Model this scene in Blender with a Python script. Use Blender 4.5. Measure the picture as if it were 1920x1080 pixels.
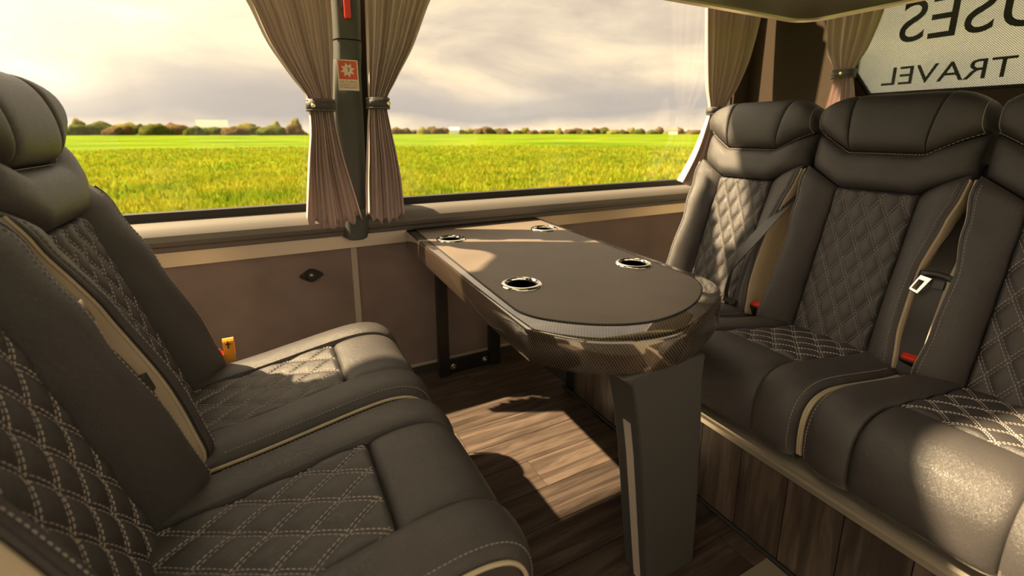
import bpy, bmesh, math, random
from mathutils import Vector, Matrix, noise
random.seed(7)
for o in list(bpy.data.objects): bpy.data.objects.remove(o, do_unlink=True)
scn = bpy.context.scene
COL = scn.collection
PI = math.pi

# ------------------------------------------------------------------ camera
PITCH = math.atan(197/875.); YAW = math.radians(27.9); CAMZ = 1.1
cd = bpy.data.cameras.new('camera'); cam = bpy.data.objects.new('camera', cd); COL.objects.link(cam)
cd.sensor_width = 36.0; cd.lens = 875/1920*36; cd.shift_y = -95/1920
cd.clip_start = 0.02; cd.clip_end = 3000
fw = Vector((math.sin(YAW)*math.cos(PITCH), math.cos(YAW)*math.cos(PITCH), -math.sin(PITCH)))
rt = Vector((math.cos(YAW), -math.sin(YAW), 0)); up = rt.cross(fw)
cam.matrix_world = Matrix(((rt.x, up.x, -fw.x, 0), (rt.y, up.y, -fw.y, 0), (rt.z, up.z, -fw.z, CAMZ), (0, 0, 0, 1)))
cd.dof.use_dof = True; cd.dof.focus_distance = 1.35; cd.dof.aperture_fstop = 2.8
scn.camera = cam

# ------------------------------------------------------------------ exposure
scn.view_settings.view_transform = 'Standard'
scn.view_settings.look = 'None'
scn.view_settings.gamma = 1.0
scn.view_settings.use_curve_mapping = False
scn.view_settings.exposure = 0.84

# ------------------------------------------------------------------ sun
SUN = Vector((-0.76, 0.45, 1.0)).normalized()
sd = bpy.data.lights.new('sun', 'SUN'); sun = bpy.data.objects.new('sun', sd); COL.objects.link(sun)
sd.energy = 14.5; sd.color = (1.0, 0.76, 0.45); sd.angle = math.radians(0.9)
sun.location = (-8, 6, 12)
sun.rotation_euler = SUN.to_track_quat('Z', 'Y').to_euler()

# ------------------------------------------------------------------ node helpers
def nodes_of(m):
    m.use_nodes = True
    nt = m.node_tree; nt.nodes.clear(); return nt
def N(nt, t, **kw):
    n = nt.nodes.new(t)
    for k, v in kw.items():
        if k.startswith('i_'):
            key = k[2:]
            key = int(key) if key.isdigit() else key.replace('_', ' ')
            n.inputs[key].default_value = v
        else: setattr(n, k, v)
    return n
def L(nt, a, ao, b, bi): nt.links.new(a.outputs[ao], b.inputs[bi])
def ramp(nt, stops):
    r = nt.nodes.new('ShaderNodeValToRGB'); e = r.color_ramp.elements
    while len(e) < len(stops): e.new(0.5)
    for el, (p, c) in zip(e, stops):
        el.position = p; el.color = (c[0], c[1], c[2], 1) if len(c) == 3 else c
    return r

# ------------------------------------------------------------------ world: warm broken cloud
w = bpy.data.worlds.new('sky'); scn.world = w; w.use_nodes = True
nt = w.node_tree; nt.nodes.clear()
out = N(nt, 'ShaderNodeOutputWorld'); bg = N(nt, 'ShaderNodeBackground'); bg.inputs['Strength'].default_value = 1.0
L(nt, bg, 0, out, 0)
tc = N(nt, 'ShaderNodeTexCoord'); sep = N(nt, 'ShaderNodeSeparateXYZ'); L(nt, tc, 'Generated', sep, 0)
mp = N(nt, 'ShaderNodeMapping'); mp.inputs['Scale'].default_value = (1.6, 1.6, 5.0); L(nt, tc, 'Generated', mp, 0)
nz = N(nt, 'ShaderNodeTexNoise', i_Scale=1.7, i_Detail=9.0, i_Roughness=0.55, i_Distortion=0.35); L(nt, mp, 0, nz, 'Vector')
cl = ramp(nt, [(0.34, (0.44, 0.36, 0.29)), (0.45, (0.55, 0.45, 0.34)), (0.56, (0.72, 0.57, 0.39)), (0.68, (0.82, 0.69, 0.51))])
L(nt, nz, 'Fac', cl, 0)
# grey-blue bank of cloud low over the horizon
nz2 = N(nt, 'ShaderNodeTexNoise', i_Scale=2.6, i_Detail=5.0); 
mp2 = N(nt, 'ShaderNodeMapping'); mp2.inputs['Scale'].default_value = (1.2, 1.2, 3.0); L(nt, tc, 'Generated', mp2, 0); L(nt, mp2, 0, nz2, 'Vector')
ma = N(nt, 'ShaderNodeMath', operation='MULTIPLY_ADD'); ma.inputs[1].default_value = 0.16; L(nt, nz2, 'Fac', ma, 0); L(nt, sep, 'Z', ma, 2)
bank = ramp(nt, [(0.085, (0, 0, 0)), (0.115, (0.9, 0.9, 0.9)), (0.145, (0.8, 0.8, 0.8)), (0.20, (0, 0, 0))]); L(nt, ma, 0, bank, 0)
mx = N(nt, 'ShaderNodeMix', data_type='RGBA'); L(nt, bank, 0, mx, 0); L(nt, cl, 0, mx, 6); mx.inputs[7].default_value = (0.33, 0.295, 0.275, 1)
# glow around the (out of frame) sun
dt = N(nt, 'ShaderNodeVectorMath', operation='DOT_PRODUCT'); dt.inputs[1].default_value = SUN; L(nt, tc, 'Generated', dt, 0)
mr = N(nt, 'ShaderNodeMapRange'); mr.inputs['From Min'].default_value = 0.35; mr.inputs['From Max'].default_value = 1.0; L(nt, dt, 'Value', mr, 0)
pw = N(nt, 'ShaderNodeMath', operation='POWER'); pw.inputs[1].default_value = 1.6; L(nt, mr, 0, pw, 0)
gl = N(nt, 'ShaderNodeMix', data_type='RGBA', blend_type='ADD'); L(nt, pw, 0, gl, 0); L(nt, mx, 2, gl, 6); gl.inputs[7].default_value = (1.5, 1.22, 0.85, 1)
L(nt, gl, 2, bg, 'Color')

# ------------------------------------------------------------------ materials
MATS = {}
def pbr(name, col, rough=0.5, metal=0.0, spec=0.5, coat=0.0, coat_rough=0.05, bump=None, var=None, sheen=0.0, trans=0.0):
    """bump=(kind, scale, strength, distance); var=(scale, dark colour, light colour)"""
    m = bpy.data.materials.new(name); nt = nodes_of(m)
    o = N(nt, 'ShaderNodeOutputMaterial'); b = N(nt, 'ShaderNodeBsdfPrincipled'); L(nt, b, 0, o, 0)
    b.inputs['Base Color'].default_value = (*col, 1); b.inputs['Roughness'].default_value = rough
    b.inputs['Metallic'].default_value = metal; b.inputs['Specular IOR Level'].default_value = spec
    b.inputs['Coat Weight'].default_value = coat; b.inputs['Coat Roughness'].default_value = coat_rough
    b.inputs['Sheen Weight'].default_value = sheen
    tc = N(nt, 'ShaderNodeTexCoord')
    if var:
        nz = N(nt, 'ShaderNodeTexNoise', i_Scale=var[0], i_Detail=5.0); L(nt, tc, 'Object', nz, 'Vector')
        r = ramp(nt, [(0.3, var[1]), (0.7, var[2])]); L(nt, nz, 'Fac', r, 0); L(nt, r, 0, b, 'Base Color')
    if bump:
        kind, sc, st, di = bump
        if kind == 'leather':
            v = N(nt, 'ShaderNodeTexVoronoi', i_Scale=sc, feature='DISTANCE_TO_EDGE')
            wn = N(nt, 'ShaderNodeTexNoise', i_Scale=sc*0.35, i_Detail=3.0); L(nt, tc, 'Object', wn, 'Vector')
            mixv = N(nt, 'ShaderNodeMix', data_type='RGBA', blend_type='LINEAR_LIGHT'); mixv.inputs[0].default_value = 0.01
            L(nt, tc, 'Object', mixv, 6); L(nt, wn, 'Color', mixv, 7); L(nt, mixv, 2, v, 'Vector')
            r2 = ramp(nt, [(0.0, (0, 0, 0)), (0.25, (1, 1, 1))]); L(nt, v, 'Distance', r2, 0); src = r2
            so = 0
        else:
            src = N(nt, 'ShaderNodeTexNoise', i_Scale=sc, i_Detail=4.0); L(nt, tc, 'Object', src, 'Vector'); so = 'Fac'
        bp = N(nt, 'ShaderNodeBump', i_Strength=st, i_Distance=di); L(nt, src, so, bp, 'Height'); L(nt, bp, 0, b, 'Normal')
    MATS[name] = m
    return m
pbr('black_leather', (0.05, 0.046, 0.047), 0.39, spec=0.55, bump=('leather', 380, 0.45, 0.0007), var=(9, (0.047, 0.043, 0.044), (0.062, 0.056, 0.057)))
pbr('beige_leather', (0.50, 0.42, 0.30), 0.5, bump=('leather', 420, 0.25, 0.0005))
pbr('stitch_thread', (0.46, 0.41, 0.39), 0.8)
pbr('dark_thread', (0.30, 0.27, 0.255), 0.8)
pbr('suede', (0.105, 0.075, 0.064), 0.95, spec=0.1, sheen=0.25, bump=('noise', 900, 0.25, 0.0008), var=(5, (0.19, 0.145, 0.135), (0.26, 0.20, 0.19)))
pbr('champagne_trim', (0.52, 0.44, 0.34), 0.38, metal=0.55)
pbr('pale_strip', (0.46, 0.40, 0.35), 0.6)
pbr('sill_plastic', (0.14, 0.127, 0.118), 0.55, bump=('noise', 700, 0.25, 0.0008))
pbr('black_rubber', (0.012, 0.012, 0.012), 0.6)
pbr('slate_plastic', (0.066, 0.070, 0.066), 0.6, bump=('noise', 800, 0.2, 0.0006))
pbr('black_metal', (0.012, 0.012, 0.012), 0.4, spec=0.5)
pbr('black_plastic', (0.018, 0.018, 0.018), 0.38)
pbr('chrome', (0.85, 0.83, 0.80), 0.09, metal=1.0)
pbr('brass', (0.80, 0.62, 0.32), 0.2, metal=1.0)
pbr('aluminium', (0.66, 0.60, 0.50), 0.32, metal=0.8, bump=('noise', 300, 0.1, 0.0005))
pbr('table_leather', (0.15, 0.118, 0.095), 0.5, bump=('leather', 260, 0.5, 0.0008), var=(6, (0.135, 0.107, 0.087), (0.165, 0.13, 0.105)))
pbr('leg_vinyl', (0.05, 0.051, 0.052), 0.55, bump=('leather', 500, 0.2, 0.0005))
pbr('red_plastic', (0.75, 0.045, 0.02), 0.35)
pbr('orange_webbing', (0.85, 0.36, 0.03), 0.6)
pbr('cream_print', (0.80, 0.70, 0.56), 0.5)
pbr('red_print', (0.68, 0.10, 0.035), 0.5)
pbr('dark_print', (0.35, 0.06, 0.05), 0.5)
pbr('headliner', (0.50, 0.44, 0.36), 0.9)
pbr('dark_carpet', (0.05, 0.036, 0.027), 0.95, spec=0.1, bump=('noise', 500, 0.3, 0.001))
pbr('locker_vinyl', (0.055, 0.05, 0.036), 0.45)
pbr('white_sheet', (0.85, 0.84, 0.82), 0.5)
pbr('house_white', (0.75, 0.70, 0.62), 0.8)
pbr('roof_tile', (0.25, 0.14, 0.10), 0.8)
pbr('bark', (0.10, 0.07, 0.04), 0.9)

def webbing():
    m = pbr('belt_webbing', (0.025, 0.022, 0.022), 0.36, sheen=0.05)
    nt = m.node_tree; b = [n for n in nt.nodes if n.type == 'BSDF_PRINCIPLED'][0]
    tc = N(nt, 'ShaderNodeTexCoord'); wv = N(nt, 'ShaderNodeTexWave', i_Scale=300.0); L(nt, tc, 'Object', wv, 'Vector')
    bp = N(nt, 'ShaderNodeBump', i_Strength=0.2, i_Distance=0.0005); L(nt, wv, 'Fac', bp, 'Height'); L(nt, bp, 0, b, 'Normal')
webbing()

def curtain_mat():
    m = bpy.data.materials.new('curtain_cloth'); nt = nodes_of(m); MATS['curtain_cloth'] = m
    o = N(nt, 'ShaderNodeOutputMaterial'); d = N(nt, 'ShaderNodeBsdfDiffuse'); t = N(nt, 'ShaderNodeBsdfTranslucent')
    d.inputs[0].default_value = (0.64, 0.52, 0.49, 1); t.inputs[0].default_value = (0.52, 0.42, 0.36, 1)
    mx = N(nt, 'ShaderNodeMixShader'); mx.inputs[0].default_value = 0.16
    L(nt, d, 0, mx, 1); L(nt, t, 0, mx, 2); L(nt, mx, 0, o, 0)
    tc = N(nt, 'ShaderNodeTexCoord'); nz = N(nt, 'ShaderNodeTexNoise', i_Scale=700.0); L(nt, tc, 'Object', nz, 'Vector')
    bp = N(nt, 'ShaderNodeBump', i_Strength=0.15, i_Distance=0.0006); L(nt, nz, 'Fac', bp, 'Height'); L(nt, bp, 0, d, 'Normal')
curtain_mat()

def carbon():
    m = bpy.data.materials.new('carbon_fibre'); nt = nodes_of(m); MATS['carbon_fibre'] = m
    o = N(nt, 'ShaderNodeOutputMaterial'); b = N(nt, 'ShaderNodeBsdfPrincipled'); L(nt, b, 0, o, 0)
    tc = N(nt, 'ShaderNodeTexCoord')
    mp = N(nt, 'ShaderNodeMapping'); mp.inputs['Rotation'].default_value = (0.5, 0.35, 0.78); L(nt, tc, 'Object', mp, 0)
    w1 = N(nt, 'ShaderNodeTexWave', i_Scale=58.0, bands_direction='X', wave_profile='SIN', i_Distortion=0.6, i_Detail=1.0); w1.inputs['Detail Scale'].default_value = 0.4
    L(nt, mp, 0, w1, 'Vector')
    r = ramp(nt, [(0.30, (0.006, 0.005, 0.004)), (0.72, (0.115, 0.080, 0.056))]); L(nt, w1, 'Fac', r, 0); L(nt, r, 0, b, 'Base Color')
    b.inputs['Roughness'].default_value = 0.30; b.inputs['Metallic'].default_value = 0.3
    b.inputs['Coat Weight'].default_value = 1.0; b.inputs['Coat Roughness'].default_value = 0.03; b.inputs['Coat IOR'].default_value = 2.3
carbon()

def wood(name, along):
    m = bpy.data.materials.new(name); nt = nodes_of(m); MATS[name] = m
    o = N(nt, 'ShaderNodeOutputMaterial'); b = N(nt, 'ShaderNodeBsdfPrincipled'); L(nt, b, 0, o, 0)
    tc = N(nt, 'ShaderNodeTexCoord'); oi = N(nt, 'ShaderNodeObjectInfo')
    cmb = N(nt, 'ShaderNodeCombineXYZ'); ml = N(nt, 'ShaderNodeMath', operation='MULTIPLY'); ml.inputs[1].default_value = 37.0
    L(nt, oi, 'Random', ml, 0)
    for k in range(3): L(nt, ml, 0, cmb, k)
    ad = N(nt, 'ShaderNodeVectorMath', operation='ADD'); L(nt, tc, 'Object', ad, 0); L(nt, cmb, 0, ad, 1)
    mp = N(nt, 'ShaderNodeMapping')
    mp.inputs['Scale'].default_value = (1.6, 22, 22) if along == 'X' else (22, 22, 1.6)
    L(nt, ad, 0, mp, 0)
    n1 = N(nt, 'ShaderNodeTexNoise', i_Scale=1.5, i_Detail=8.0, i_Roughness=0.62, i_Distortion=0.8); L(nt, mp, 0, n1, 'Vector')
    r = ramp(nt, [(0.30, (0.026, 0.018, 0.015)), (0.48, (0.056, 0.040, 0.033)), (0.60, (0.098, 0.072, 0.058)), (0.75, (0.045, 0.032, 0.027))])
    L(nt, n1, 'Fac', r, 0)
    hv = N(nt, 'ShaderNodeHueSaturation'); L(nt, r, 0, hv, 'Color')
    mr = N(nt, 'ShaderNodeMapRange'); mr.inputs['To Min'].default_value = 0.75; mr.inputs['To Max'].default_value = 1.3; L(nt, oi, 'Random', mr, 0); L(nt, mr, 0, hv, 'Value')
    L(nt, hv, 0, b, 'Base Color'); b.inputs['Roughness'].default_value = 0.42
    bp = N(nt, 'ShaderNodeBump', i_Strength=0.2, i_Distance=0.001); L(nt, n1, 'Fac', bp, 'Height'); L(nt, bp, 0, b, 'Normal')
wood('wood_floor', 'X'); wood('wood_upright', 'Z')

def glass(name, film=False):
    m = bpy.data.materials.new(name); nt = nodes_of(m); MATS[name] = m
    o = N(nt, 'ShaderNodeOutputMaterial'); t = N(nt, 'ShaderNodeBsdfTransparent'); g = N(nt, 'ShaderNodeBsdfGlossy')
    g.inputs['Roughness'].default_value = 0.02; t.inputs[0].default_value = (0.97, 0.97, 0.95, 1)
    lw = N(nt, 'ShaderNodeLayerWeight'); p5 = N(nt, 'ShaderNodeMath', operation='POWER'); p5.inputs[1].default_value = 5.0; L(nt, lw, 'Facing', p5, 0)
    fr = N(nt, 'ShaderNodeMath', operation='MULTIPLY_ADD'); fr.inputs[1].default_value = 0.6; fr.inputs[2].default_value = 0.02; L(nt, p5, 0, fr, 0)
    mx = N(nt, 'ShaderNodeMixShader'); L(nt, fr, 0, mx, 0); L(nt, t, 0, mx, 1); L(nt, g, 0, mx, 2)
    if not film: L(nt, mx, 0, o, 0); return
    # printed one-way film: round perforations in a printed vinyl
    tc = N(nt, 'ShaderNodeTexCoord'); mp = N(nt, 'ShaderNodeMapping'); mp.inputs['Scale'].default_value = (1, 170, 170); mp.inputs['Rotation'].default_value = (0.78, 0, 0)
    L(nt, tc, 'Object', mp, 0)
    v = N(nt, 'ShaderNodeTexVoronoi', i_Scale=1.0, i_Randomness=0.0, voronoi_dimensions='3D'); L(nt, mp, 0, v, 'Vector')
    sp = N(nt, 'ShaderNodeSeparateXYZ'); L(nt, mp, 0, sp, 0)
    cb = N(nt, 'ShaderNodeCombineXYZ'); L(nt, sp, 1, cb, 1); L(nt, sp, 2, cb, 2); L(nt, cb, 0, v, 'Vector')
    lt = N(nt, 'ShaderNodeMath', operation='LESS_THAN'); lt.inputs[1].default_value = 0.40; L(nt, v, 'Distance', lt, 0)
    dv = N(nt, 'ShaderNodeBsdfDiffuse'); dv.inputs[0].default_value = (0.42, 0.40, 0.34, 1)
    tl = N(nt, 'ShaderNodeBsdfTranslucent'); tl.inputs[0].default_value = (0.55, 0.54, 0.46, 1)
    m2 = N(nt, 'ShaderNodeMixShader'); m2.inputs[0].default_value = 0.6; L(nt, dv, 0, m2, 1); L(nt, tl, 0, m2, 2)
    m3 = N(nt, 'ShaderNodeMixShader'); L(nt, lt, 0, m3, 0); L(nt, m2, 0, m3, 1); L(nt, mx, 0, m3, 2); L(nt, m3, 0, o, 0)
glass('window_glass'); glass('film_glass', True)

def field_mat():
    m = bpy.data.materials.new('field_crop'); nt = nodes_of(m); MATS['field_crop'] = m
    o = N(nt, 'ShaderNodeOutputMaterial'); b = N(nt, 'ShaderNodeBsdfDiffuse'); L(nt, b, 0, o, 0)
    tc = N(nt, 'ShaderNodeTexCoord'); n1 = N(nt, 'ShaderNodeTexNoise', i_Scale=1.3, i_Detail=8.0, i_Roughness=0.65); L(nt, tc, 'Object', n1, 'Vector')
    n2 = N(nt, 'ShaderNodeTexNoise', i_Scale=0.05, i_Detail=3.0); L(nt, tc, 'Object', n2, 'Vector')
    ad = N(nt, 'ShaderNodeMath', operation='ADD'); L(nt, n1, 'Fac', ad, 0); L(nt, n2, 'Fac', ad, 1)
    r = ramp(nt, [(0.40, (0.045, 0.092, 0.005)), (0.50, (0.085, 0.135, 0.009)), (0.62, (0.155, 0.175, 0.013))])
    hf = N(nt, 'ShaderNodeMath', operation='MULTIPLY'); hf.inputs[1].default_value = 0.5; L(nt, ad, 0, hf, 0); L(nt, hf, 0, r, 0); L(nt, r, 0, b, 0)
field_mat()
def leafy(name, c1, c2, sc=0.6):
    m = bpy.data.materials.new(name); nt = nodes_of(m); MATS[name] = m
    o = N(nt, 'ShaderNodeOutputMaterial'); b = N(nt, 'ShaderNodeBsdfDiffuse'); t = N(nt, 'ShaderNodeBsdfTranslucent')
    tc = N(nt, 'ShaderNodeTexCoord'); n1 = N(nt, 'ShaderNodeTexNoise', i_Scale=sc, i_Detail=8.0, i_Roughness=0.7); L(nt, tc, 'Object', n1, 'Vector')
    r = ramp(nt, [(0.35, c1), (0.65, c2)]); L(nt, n1, 'Fac', r, 0); L(nt, r, 0, b, 0); L(nt, r, 0, t, 0)
    mx = N(nt, 'ShaderNodeMixShader'); mx.inputs[0].default_value = 0.35; L(nt, b, 0, mx, 1); L(nt, t, 0, mx, 2); L(nt, mx, 0, o, 0)
leafy('grass_blades', (0.13, 0.20, 0.009), (0.36, 0.33, 0.025), 0.35)
leafy('hedge_leaves', (0.035, 0.05, 0.010), (0.12, 0.125, 0.03))
leafy('tree_leaves', (0.10, 0.11, 0.025), (0.23, 0.20, 0.06))
leafy('russet_leaves', (0.07, 0.05, 0.02), (0.15, 0.105, 0.045))

# ------------------------------------------------------------------ mesh helpers
class MB:
    def __init__(s): s.v = []; s.f = []
    def add(s, vs, fs):
        b = len(s.v); s.v += [tuple(p) for p in vs]; s.f += [tuple(b+i for i in q) for q in fs]
    def box(s, x0, x1, y0, y1, z0, z1):
        s.add([(x0,y0,z0),(x1,y0,z0),(x1,y1,z0),(x0,y1,z0),(x0,y0,z1),(x1,y0,z1),(x1,y1,z1),(x0,y1,z1)],
              [(0,3,2,1),(4,5,6,7),(0,1,5,4),(1,2,6,5),(2,3,7,6),(3,0,4,7)])
    def prism(s, poly, axis, a, b):
        """poly: 2-D points; axis 'x','y','z' is the extrusion direction (a..b)"""
        def P(p, q): return {'x': (q, p[0], p[1]), 'y': (p[0], q, p[1]), 'z': (p[0], p[1], q)}[axis]
        n = len(poly)
        s.add([P(p, a) for p in poly] + [P(p, b) for p in poly],
              [tuple(range(n-1, -1, -1)), tuple(range(n, 2*n))] + [(i, (i+1) % n, n+(i+1) % n, n+i) for i in range(n)])
    def tube(s, pts, r, k=6, closed=False, cap=True):
        pts = [Vector(p) for p in pts]; n = len(pts); rings = []
        prevn = None
        for i, p in enumerate(pts):
            a = pts[(i-1) % n] if (closed or i > 0) else pts[i]; b = pts[(i+1) % n] if (closed or i < n-1) else pts[i]
            d = (b-a).normalized()
            if prevn is None:
                h = Vector((0, 0, 1)) if abs(d.z) < 0.9 else Vector((1, 0, 0)); nn = d.cross(h).normalized()
            else: nn = (prevn - d*prevn.dot(d)).normalized()
            prevn = nn; bb = d.cross(nn)
            rr = r(i/(n-1)) if callable(r) else r
            rings.append([p + nn*math.cos(2*PI*j/k)*rr + bb*math.sin(2*PI*j/k)*rr for j in range(k)])
        vs = [q for ring in rings for q in ring]; fs = []
        m = n if closed else n-1
        for i in range(m):
            i2 = (i+1) % n
            for j in range(k): fs.append((i*k+j, i*k+(j+1) % k, i2*k+(j+1) % k, i2*k+j))
        if cap and not closed: fs += [tuple(range(k-1, -1, -1)), tuple((n-1)*k+j for j in range(k))]
        s.add(vs, fs)
    def lathe(s, prof, c=(0,0,0), k=24, axis='z'):
        vs = []; fs = []; n = len(prof)
        for r, h in prof:
            for j in range(k):
                a = 2*PI*j/k
                q = (r*math.cos(a), r*math.sin(a), h)
                if axis == 'y': q = (q[0], q[2], -q[1])
                if axis == 'x': q = (q[2], q[0], q[1])
                vs.append((q[0]+c[0], q[1]+c[1], q[2]+c[2]))
        for i in range(n-1):
            for j in range(k): fs.append((i*k+j, i*k+(j+1) % k, (i+1)*k+(j+1) % k, (i+1)*k+j))
        s.add(vs, fs)
    def patch(s, fn, us, vs_, T, base):
        """closed pad: front grid fn(s,t)->(u,v,n), skirt back to n=base, flat back"""
        nu, nv = len(us), len(vs_); g = [[fn(a, b) for b in vs_] for a in us]
        V = [T(*g[i][j]) for i in range(nu) for j in range(nv)]; F = []
        for i in range(nu-1):
            for j in range(nv-1): F.append((i*nv+j, (i+1)*nv+j, (i+1)*nv+j+1, i*nv+j+1))
        per = [(i, 0) for i in range(nu)] + [(nu-1, j) for j in range(1, nv)] + [(i, nv-1) for i in range(nu-2, -1, -1)] + [(0, j) for j in range(nv-2, 0, -1)]
        b0 = len(V)
        for i, j in per: u, v, n = g[i][j]; V.append(T(u, v, min(base, n-0.002)))
        m = len(per)
        for q in range(m):
            a = per[q]; b = per[(q+1) % m]
            F.append((a[0]*nv+a[1], b0+q, b0+(q+1) % m, b[0]*nv+b[1]))
        F.append(tuple(b0+q for q in range(m-1, -1, -1)))
        s.add(V, F)
    def mesh(s, name, mat, smooth=True, angle=40):
        me = bpy.data.meshes.new(name); me.from_pydata(s.v, [], s.f); me.validate()
        bm = bmesh.new(); bm.from_mesh(me); bmesh.ops.recalc_face_normals(bm, faces=bm.faces); bm.to_mesh(me); bm.free()
        me.materials.append(MATS[mat])
        if smooth:
            me.polygons.foreach_set('use_smooth', [True]*len(me.polygons))
            try: me.set_sharp_from_angle(angle=math.radians(angle))
            except Exception: pass
        return me
    def build(s, name, mat, parent=None, smooth=True, angle=40, bevel=0):
        o = bpy.data.objects.new(name, s.mesh(name, mat, smooth, angle)); COL.objects.link(o)
        if parent: o.parent = parent
        if bevel:
            md = o.modifiers.new('bevel', 'BEVEL'); md.width = bevel; md.segments = 2; md.limit_method = 'ANGLE'; md.angle_limit = math.radians(35)
        return o
def empty(name, loc=(0,0,0), rz=0):
    o = bpy.data.objects.new(name, None); COL.objects.link(o); o.location = loc; o.rotation_euler = (0, 0, rz); o.empty_display_size = 0.1
    return o
def tag(o, label, cat, group=None):
    o['label'] = label; o['category'] = cat
    if group: o['group'] = group
    return o
def struct(o): o['kind'] = 'structure'; return o
def boxobj(name, mat, parent, *b, bevel=0):
    m = MB(); m.box(*b); return m.build(name, mat, parent, smooth=bool(bevel), bevel=bevel)
def lerp(a, b, t): return a+(b-a)*t
def interp(tab, x):
    if x <= tab[0][0]: return tab[0][1]
    for (a, p), (b, q) in zip(tab, tab[1:]):
        if x <= b:
            t = (x-a)/(b-a); return p+(q-p)*t
    return tab[-1][1]
def sinterp(tab, x):
    if x <= tab[0][0]: return tab[0][1]
    for (a, p), (b, q) in zip(tab, tab[1:]):
        if x <= b:
            t = (x-a)/(b-a); t = t*t*(3-2*t); return p+(q-p)*t
    return tab[-1][1]
def cosp(n): return [0.5-0.5*math.cos(PI*i/n) for i in range(n+1)]
def linp(n): return [i/n for i in range(n+1)]
def dome(s, k=4.0, p=0.5): return max(0.0, 1-abs(2*s-1)**k)**p

# ------------------------------------------------------------------ bus shell
WY = 2.0; XF = -2.6; XR = 2.75; YO = -0.75; ROOF = 2.84; HEAD = 2.74  # HEAD: side window tops raised out of view to let more sun in
# side wall under the window: suede panels, pale strip, champagne trim, sill
wall = MB(); wall.box(XF, XR, WY, WY+0.06, 0.0, 0.70); wall = struct(wall.build('wall_window', 'suede', smooth=False))
m = MB(); m.box(0.291, 0.315, WY-0.004, WY, 0.03, 0.63); m.build('panel_strip', 'pale_strip', wall)
m = MB(); m.box(XF, XR, WY-0.004, WY, 0.018, 0.030); m.build('skirting_strip', 'pale_strip', wall)
m = MB(); m.prism([(WY, 0.626), (WY-0.016, 0.630), (WY-0.010, 0.682), (WY, 0.684)], 'x', XF, XR); tr = struct(m.build('trim_1', 'champagne_trim', smooth=False))
m = MB(); m.prism([(WY, 0.0), (WY-0.03, 0.0), (WY-0.012, 0.012), (WY-0.006, 0.018), (WY, 0.018)], 'x', XF, 1.07); struct(m.build('baseboard_window', 'black_rubber', smooth=False))
prof = [(WY+0.04, 0.795), (WY, 0.792), (WY-0.03, 0.786), (WY-0.055, 0.772), (WY-0.070, 0.752), (WY-0.074, 0.732), (WY-0.066, 0.716), (WY-0.045, 0.706), (WY-0.040, 0.690), (WY-0.004, 0.684), (WY+0.04, 0.684)]
m = MB(); m.prism(prof, 'x', XF, 2.42); struct(m.build('window_sill', 'sill_plastic', angle=25))
m = MB(); m.prism([(a-0.004 if a < WY else a, b) for a, b in prof], 'x', 2.42, XR); struct(m.build('window_sill_end', 'suede', angle=25))
# windows on that side: one object per pane with its rubber frame
def window(n, x0, x1, y, z0, z1, zl=None, zr=None):
    g = MB(); g.box(x0, x1, y, y+0.004, z0, z1); o = struct(g.build('window_%d' % n, 'window_glass', smooth=False))
    f = MB()
    f.box(x0, x1, y-0.025, y+0.02, z0-0.02, z0+0.022); f.box(x0, x1, y-0.02, y+0.02, z1-0.03, z1+0.01)
    f.box(x0-0.01, x0+0.03, y-0.02, y+0.02, z0, zl or z1); f.box(x1-0.03, x1+0.01, y-0.02, y+0.02, z0, zr or z1)
    f.build('window_frame', 'black_rubber', o, smooth=False)
    return o
window(1, -1.62, 0.262, WY+0.035, 0.80, 2.46, zr=1.76)
window(2, 0.425, 2.62, WY+0.035, 0.80, HEAD, zl=1.76)
g = MB(); g.box(0.262, 0.425, WY+0.035, WY+0.039, 1.76, HEAD); struct(g.build('window_6', 'window_glass', smooth=False))  # added unseen pane above the shortened pillar, lets sun reach the rear seat
window(3, -2.58, -1.72, WY+0.035, 0.80, HEAD)
m = MB(); m.box(XF, XR, WY, WY+0.06, HEAD, ROOF); m.box(-1.73, 0.20, WY, WY+0.06, 2.46, HEAD); m.box(2.60, XR, WY, WY+0.06, 0.7, HEAD); m.box(-1.73, -1.61, WY-0.05, WY+0.06, 0.7, HEAD); m.box(0.262, 0.425, WY+0.01, WY+0.06, 0.7, 1.76); struct(m.build('wall_window_upper', 'dark_carpet', smooth=False))  # unseen header over the first window added to trim the floor's sun patch
# opposite side, front, rear
m = MB(); m.box(XF, XR, YO-0.05, YO, 0, 0.75); m.box(XF, XR, YO-0.05, YO, 2.3, ROOF)
for x in (-2.6, -0.9, 0.9, 2.6): m.box(x-0.06, x+0.06, YO-0.05, YO, 0.75, 2.3)
struct(m.build('wall_opposite', 'headliner', smooth=False))
m = MB(); m.box(XF-0.05, XF, YO, WY, 0, 0.9); m.box(XF-0.05, XF, YO, WY, 2.3, ROOF); struct(m.build('wall_front', 'headliner', smooth=False))
m = MB()
m.prism([(YO, 0), (WY, 0), (WY, ROOF), (YO, ROOF)], 'x', XR+0.05, XR+0.06)
m = MB(); m.box(XR, XR+0.05, YO, WY, 0, 1.195); struct(m.build('wall_rear', 'headliner', smooth=False))
m = MB(); m.box(XR-0.03, XR+0.05, YO, 1.50, 1.195, 1.275); m.prism([(1.50, 1.195), (WY, 1.195), (WY, ROOF), (1.42, ROOF), (1.42, 1.40), (1.33, 1.275)], 'x', XR-0.02, XR+0.05); m.box(XR-0.02, XR+0.05, YO, 1.5, 2.15, ROOF)
struct(m.build('wall_rear_upper', 'dark_carpet', smooth=False))
m = MB(); m.prism([(YO, 1.275), (1.33, 1.275), (1.42, 1.40), (1.42, 2.15), (YO, 2.15)], 'x', XR+0.012, XR+0.016); rw = struct(m.build('window_4', 'film_glass', smooth=False))
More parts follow.
